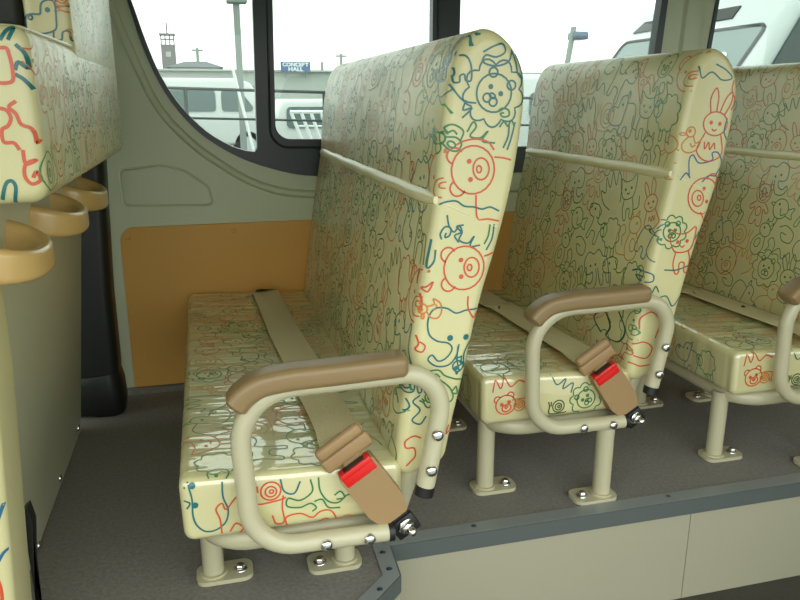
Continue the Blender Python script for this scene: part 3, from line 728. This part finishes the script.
# fine inner lip round the sliding pane
bm = bmesh.new(); lip = [Vector((x, W - .006, z)) for x, z in [(p.x, p.y) for p in fillet([(.172, 1.095, 0), (.160, .607, 0), (.59, .602, 0), (.59, 1.095, 0)], [.01, .045, .03, .01], 8, True)]]
sweep(bm, lip, circ(.0028, 8), Vector((0, 1, 0)), closed=True); struct('window_lip', bm, M_rubber, w1)
for i, g in enumerate((g1, g2, g3)):
    bm = bmesh.new(); c = Vector((sum(p[0] for p in g) / len(g), sum(p[1] for p in g) / len(g)))
    gg = [(c.x + (p[0] - c.x) * 1.008, c.y + (p[1] - c.y) * 1.008) for p in g]
    prism(bm, V3(gg, W + .01), (0, .003, 0)); struct('pane', bm, M_glass, w1, smooth=False)
g4 = [(p.x, p.y) for p in fillet([(1.362, .55, 0), (2.58, .55, 0), (2.58, 1.09, 0), (1.408, 1.09, 0)], [.05, .04, .01, .01], 6, True)]
bm = bmesh.new(); holed(bm, V3(opB, W - .004), [V3(g4, W - .004)], (0, .03, 0)); w2 = struct('window_2', bm, M_rubber)
bm = bmesh.new(); prism(bm, V3(g4, W + .01), (0, .003, 0)); struct('pane', bm, M_glass, w2, smooth=False)
# rounded moulding on the pillar between the two windows
bm = bmesh.new()
prism(bm, [(1.262, W + .01, .50), (1.275, W - .010, .50), (1.305, W - .016, .50), (1.332, W - .010, .50), (1.345, W + .01, .50)], (.03, 0, .62))
struct('trim_3', bm, M_wall)

CEIL = 1.22
bm = bmesh.new(); box(bm, (-1.6, .2, CEIL), (3.2, W + .05, CEIL + .03)); struct('ceiling', bm, M_ceil, smooth=False)
bm = bmesh.new(); box(bm, (-1.63, .2, -.24), (-1.6, W + .05, .55)); struct('wall_front', bm, M_wall, smooth=False)
bm = bmesh.new(); box(bm, (3.2, .2, -.24), (3.23, W + .05, CEIL)); struct('wall_rear', bm, M_wall, smooth=False)
bm = bmesh.new()   # door side: sill, pillar and the wall aft of the sliding door
holed(bm, [Vector(p) for p in ((-1.6, .22, -.24), (3.2, .22, -.24), (3.2, .22, CEIL), (-1.6, .22, CEIL))], [[Vector(p) for p in ((-.5, .22, -.22), (1.2, .22, -.22), (1.2, .22, 1.0), (-.5, .22, 1.0))], [Vector(p) for p in ((1.45, .22, .5), (3.0, .22, .5), (3.0, .22, 1.1), (1.45, .22, 1.1))], [Vector(p) for p in ((-1.5, .22, .5), (-.7, .22, .5), (-.7, .22, 1.1), (-1.5, .22, 1.1))]], (0, -.03, 0))
struct('wall_door', bm, M_wall, smooth=False)

# ------------------------------------------------------------------ the yard outside
GZ = -.62
bm = bmesh.new(); box(bm, (-120, -60, GZ - .1), (160, 160, GZ)); struct('ground', bm, M_asphalt, smooth=False)

def van(label, loc, yaw, L=4.7, H=1.98, belt=1.02, Wd=1.7, paint=M_white, nose=.75, slot=False, glass=M_carglass, sticker=False, door_win=.62):
    """local: nose towards -x, width in y; built round the origin then placed"""
    root = thing('van', label, 'van', (loc[0], loc[1], GZ), 'parked vans outside')
    R = Matrix.Rotation(yaw, 4, 'Z'); T = Matrix.Translation(Vector(loc[:2] + (GZ,)))
    def put(name, bm, m, parent=root, **k):
        bmesh.ops.transform(bm, matrix=T @ R, verts=bm.verts)
        return link(name, bm, m, parent, **k)
    h = Wd / 2
    side = fillet([(-L / 2, .30, 0), (-L / 2 - .0, belt - .14, 0), (-L / 2 + .14, belt, 0), (-L / 2 + nose, H - .10, 0), (-L / 2 + nose + .3, H, 0), (L / 2 - .2, H, 0), (L / 2, H - .3, 0), (L / 2, .30, 0)], [.1, .1, .06, .12, .3, .15, .15, .1], 5, True)
    bm = bmesh.new(); slab(bm, [(p.x, p.y) for p in side], -h, h, .09, ny=1, seg=5)
    body = put('body', bm, paint)
    def inc(z): t = (z - belt) / (H - .10 - belt); return -L / 2 + .14 + (nose - .14) * t
    # windscreen
    z0, z1 = belt + .04, H - .16
    if slot: z1 = H - .37
    bm = bmesh.new(); nrm = Vector((-(H - .1 - belt), 0, nose - .14)).normalized()
    q = fillet([(inc(z0), -h + .06, z0), (inc(z0), h - .06, z0), (inc(z1), h - .10, z1), (inc(z1), -h + .10, z1)], .07, 5, True)
    prism(bm, [p - nrm * .01 for p in q], nrm * .018); ws = put('windscreen', bm, glass)
    bm = bmesh.new(); sweep(bm, [p + nrm * .008 for p in q], circ(.014, 6), nrm, closed=True); put('windscreen_seal', bm, M_rubber, ws)
    if sticker:
        bm = bmesh.new(); p = Vector((inc(1.62), -h + .34, 1.62)) + nrm * .012; u = Vector((0, 1, 0)); v = nrm.cross(u)
        prism(bm, [p + (u * cos(tau * k / 20) + v * sin(tau * k / 20)) * .055 for k in range(20)], nrm * .003); put('round_sticker', bm, M_rack, ws)
    if slot:
        bm = bmesh.new(); za, zb = H - .29, H - .20
        q = [(inc(za), -h + .55, za), (inc(za), h - .12, za), (inc(zb), h - .2, zb), (inc(zb), -h + .55, zb)]
        prism(bm, [Vector(p) - nrm * .01 for p in q], nrm * .02); put('roof_slot', bm, M_black)
    for sy in (-1, 1):
        for i, (a, b) in enumerate(((-L / 2 + (door_win if sy < 0 else .62), -L / 2 + 1.42), (-L / 2 + 1.55, -L / 2 + 2.75), (-L / 2 + 2.88, L / 2 - .25))):
            bm = bmesh.new(); top = H - (.27 if H > 1.6 else .14); lo = belt + .06 if H > 1.6 else belt - .02
            sk = (.36 if door_win > .5 else .50) if i == 0 else 0
            q = fillet([(a, sy * (h - .004), lo), (b, sy * (h - .004), lo), (b, sy * (h - .004), top), (a + sk, sy * (h - .004), top)], .08, 5, True)
            prism(bm, q, (0, sy * .03, 0)); put('side_window', bm, M_carglass2 if sy < 0 else glass)
        for x in (-L / 2 + .85, L / 2 - .85):
            bm = bmesh.new(); y = sy * (h - .1)
            sweep(bm, [(x, y - .1, .31), (x, y + .1, .31)], circ(.31, 24), Vector((0, 0, 1))); wh = put('wheel', bm, M_tyre)
            bm = bmesh.new(); sweep(bm, [(x, y + sy * .1, .31), (x, y + sy * .106, .31)], circ(.19, 20), Vector((0, 0, 1))); put('wheel_cover', bm, M_silver, wh)
        bm = bmesh.new(); box(bm, (-L / 2 + .50, sy * (h + .03) - .045, belt + .1), (-L / 2 + .60, sy * (h + .03) + .045, belt + .32), .03); put('mirror', bm, M_black)
        bm = bmesh.new(); box(bm, (-L / 2 - .02, sy * (h - .28) - .17, .66), (-L / 2 + .06, sy * (h - .28) + .17, .86), .03); put('headlamp', bm, M_lamp)
    bm = bmesh.new(); box(bm, (-L / 2 - .06, -h + .03, .26), (-L / 2 + .2, h - .03, .55), .05); put('bumper', bm, paint)
    return root
van('white van parked beyond the railing, seen through the curved front window pane', (-.45, 19.0), pi, 4.7, 1.83)
van('white van half hidden behind the white ladder rack, right of the black window bar', (3.35, 14.6), pi, 4.2, 1.36, .86, paint=M_white, nose=1.5)
van('white van showing a dark window between the first and second seat backs', (5.35, 11.6), pi, 4.6, 1.72)
van('large white high-roof van close outside the windows at the upper right', (5.5, 5.40), 0, 4.9, 2.21, 1.02, 2.0, paint=M_silver, nose=.95, slot=True, sticker=True, door_win=.44)

# railing
root = thing('railing', 'dark metal railing of thin rails and posts in front of the parked vans', 'railing', (1, 8, GZ))
bm = bmesh.new(); ra_, rb_ = at(187, 88.5, 8), at(330, 92.5, 8); ru_ = rb_ - ra_; bar(bm, ra_ - ru_ * 2, rb_ + ru_ * 3, .016); link('top_rail', bm, M_rail, root)
bm = bmesh.new(); rc_, rd_ = at(187, 118, 8), at(330, 121, 8); bar(bm, rc_ - (rd_ - rc_) * 2, rd_ + (rd_ - rc_) * 3, .012); link('lower_rail', bm, M_rail, root)
for x in (-1.7, -.14, 1.28, 2.8, 4.3):
    bm = bmesh.new(); bar(bm, (x, 8, GZ), (x, 8, ra_.z + (x - ra_.x) / ru_.x * ru_.z), .02); link('post', bm, M_rail, root)
# white rack
root = thing('ladder_rack', 'white slatted ladder rack leaning before a parked van', 'rack', (1.4, 8.6, GZ))
a0, a1 = at(290, 112, 8.6), at(334, 112, 8.6); b0, b1 = at(306, 152, 8.6), at(345, 152, 8.6)
bm = bmesh.new(); bar(bm, a0, a1, .02); bar(bm, a0.lerp(b0, .35), a1.lerp(b1, .35), .012); link('cross_rail', bm, M_rack, root)
for t in (.02, .25, .47, .7, .97):
    p, q = a0.lerp(a1, t), b0.lerp(b1, t); d = (q - p).normalized(); s = (GZ - p.z) / d.z
    bm = bmesh.new(); bar(bm, p, p + d * s, .02); link('upright', bm, M_rack, root)
# leaning pole and street lamp pole
bm = bmesh.new(); p, q = at(233, 70, 11.5), at(253, 148, 11.5); d = (q - p).normalized(); s = (GZ - p.z) / d.z
bar(bm, p, p + d * s, .022); tag(link('leaning_pole', bm, M_rack), 'thin white pole leaning against the lamp post outside the front pane', 'pole')
root = thing('street_lamp', 'weathered lamp post with lantern at its head, left of the black window bar', 'street lamp', (at(240, 100, 12).x, 12, GZ))
p0 = at(244, 150, 12); p1 = at(236, 2, 12); bm = bmesh.new(); bar(bm, (p0.x, 12, GZ), (p1.x, 12, p1.z), .05); link('pole', bm, M_conc, root)
bm = bmesh.new(); box(bm, (p1.x - .14, 11.88, p1.z - .02), (p1.x + .16, 12.12, p1.z + .16), .02); link('lantern', bm, M_conc, root)
root = thing('street_lamp', 'floodlight on a slim pole rising behind the middle seat back', 'street lamp', (7.9, 15, GZ))
p0 = at(572, 66, 15); p1 = at(576, 33, 15)
bm = bmesh.new(); bar(bm, (p0.x - .4, 15, GZ), (p1.x - .06, 15, p1.z + .12), .06); link('pole', bm, M_conc, root)
bm = bmesh.new(); box(bm, (p1.x - .1, 14.8, p1.z - .14), (p1.x + .2, 15.2, p1.z + .02), .03); link('lantern', bm, M_steel, root)

# buildings along the back
root = thing('warehouse', 'long low grey building stretching behind the parked vans', 'building', (3, 38, GZ))
bm = bmesh.new(); box(bm, (-8, 35, GZ), (26, 44, 1.96)); link('wall', bm, M_bld, root, smooth=False)
bm = bmesh.new(); box(bm, (-8.2, 34.8, 1.96), (26.2, 44.2, 2.04)); link('parapet', bm, M_bld, root, smooth=False)
root = thing('house', 'house with grey hipped roof rising over the long low building', 'house', (.5, 52, GZ))
pz = lambda u, v: at(u, v, 52)
bm = bmesh.new(); x0, x1 = pz(166, 67).x, pz(224, 68).x; zb = pz(190, 67).z
box(bm, (x0 + .3, 52.3, GZ), (x1 - .3, 58, zb)); link('wall', bm, M_bld, root, smooth=False)
bm = bmesh.new(); ra, rb = pz(184, 59), pz(206, 59)
v = [bm.verts.new(p) for p in ((x0, 52, zb), (x1, 52, zb), (x1, 58.5, zb), (x0, 58.5, zb), (ra.x, 55.2, ra.z), (rb.x, 55.2, rb.z))]
for f in ((0, 1, 5, 4), (1, 2, 5), (2, 3, 4, 5), (3, 0, 4), (3, 2, 1, 0)): bm.faces.new([v[i] for i in f])
link('roof', bm, M_roof, root, smooth=False)
root = thing('tower', 'grey square tower with railed top rising behind the hipped roof', 'tower', (-1.9, 66, GZ))
p = at(168, 45, 66); hw = .55; zt = p.z
bm = bmesh.new(); box(bm, (p.x - hw, 65.4, GZ), (p.x + hw, 66.6, zt)); sh = link('shaft', bm, M_tower, root, smooth=False)
bm = bmesh.new(); box(bm, (p.x - .2, 65.36, zt - .95), (p.x + .2, 65.4, zt - .55)); link('window', bm, M_bld, sh, smooth=False)
bm = bmesh.new()
for dx in (-.5, -.17, .17, .5): bar(bm, (p.x + dx, 65.5, zt), (p.x + dx, 65.5, zt + .75), .05, 6)
bar(bm, (p.x - .55, 65.5, zt + .4), (p.x + .55, 65.5, zt + .4), .05, 6); box(bm, (p.x - .62, 65.2, zt + .72), (p.x + .62, 66.2, zt + .84)); bar(bm, (p.x, 65.7, zt + .8), (p.x, 65.7, zt + 1.7), .05, 6)
link('railing', bm, M_tower, root, smooth=False)
for u, v0, lab in ((197, 48, 'thin utility pole standing behind the hipped grey roof'), (341, 54, 'utility pole with crossarm just left of the first seat back'), (322, 62, 'short bare pole right of the blue sign')):
    p = at(u, v0, 60); root = thing('utility_pole', lab, 'utility pole', (p.x, 60, GZ))
    bm = bmesh.new(); bar(bm, (p.x, 60, GZ), (p.x, 60, p.z), .11, 8); link('pole', bm, M_conc, root)
    if u != 322:
        bm = bmesh.new(); box(bm, (p.x - .42, 59.9, p.z - .22), (p.x + .42, 60.1, p.z - .1)); link('crossarm', bm, M_conc, root, smooth=False)
# sign on the roof of the long building
root = thing('sign', 'blue sign board with white CONCERT HALL lettering above the long building', 'sign', (4, 34.65, 1.7))
a, b = at(280.5, 61.5, 34.6), at(310.5, 72, 34.6)
bm = bmesh.new(); box(bm, (a.x, 34.6, b.z), (b.x, 34.7, a.z)); pan = link('panel', bm, M_signb, root, smooth=False)
for x in (a.x + .2, b.x - .2):
    bm = bmesh.new(); bar(bm, (x, 34.745, 1.7), (x, 34.745, a.z - .05), .04, 6); link('support', bm, M_conc, root)
def lettering(txt, cx, z, size, y, parent, width=None):
    cu = bpy.data.curves.new('lettering', 'FONT'); cu.body = txt; cu.size = size; cu.extrude = .01; cu.align_x = 'CENTER'; cu.offset = .008
    o = bpy.data.objects.new('lettering_source', cu); COL.objects.link(o)
    bpy.context.view_layer.update()
    me = bpy.data.meshes.new_from_object(o.evaluated_get(bpy.context.evaluated_depsgraph_get()))
    bpy.data.objects.remove(o)
    s = width / max(1e-6, (max(v.co.x for v in me.vertices) - min(v.co.x for v in me.vertices))) if width else 1
    for v in me.vertices: v.co = Vector((cx + v.co.x * s, y - v.co.z, z + v.co.y))
    me.materials.append(M_signw)
    q = bpy.data.objects.new('lettering', me); COL.objects.link(q); q.parent = parent
    return q
cx = (a.x + b.x) / 2; hh = a.z - b.z
lettering('CONCERT', cx, b.z + hh * .55, hh * .5, 34.585, pan, (b.x - a.x) * .88)
lettering('HALL', cx, b.z + hh * .08, hh * .55, 34.585, pan, (b.x - a.x) * .5)

# ------------------------------------------------------------------ light: an overcast sky
wd = bpy.data.worlds.new('overcast_sky'); SC.world = wd; wd.use_nodes = True
nt = wd.node_tree; bg = nt.nodes['Background']
tc = nt.nodes.new('ShaderNodeTexCoord'); sep = nt.nodes.new('ShaderNodeSeparateXYZ'); rp = nt.nodes.new('ShaderNodeValToRGB')
nt.links.new(tc.outputs['Generated'], sep.inputs[0]); nt.links.new(sep.outputs['Z'], rp.inputs[0]); nt.links.new(rp.outputs[0], bg.inputs['Color'])
rp.color_ramp.elements[0].position = 0; rp.color_ramp.elements[0].color = (.96, 1, .94, 1)
rp.color_ramp.elements[1].position = .7; rp.color_ramp.elements[1].color = (.95, 1, .95, 1)
bg.inputs['Strength'].default_value = 3.1

vs = SC.view_settings
vs.view_transform = 'Standard'; vs.look = 'None'; vs.gamma = 1; vs.use_curve_mapping = False; vs.exposure = 0.0
SC.cycles.max_bounces = 10; SC.cycles.diffuse_bounces = 6; SC.cycles.transparent_max_bounces = 12
SC.cycles.caustics_reflective = False; SC.cycles.caustics_refractive = False
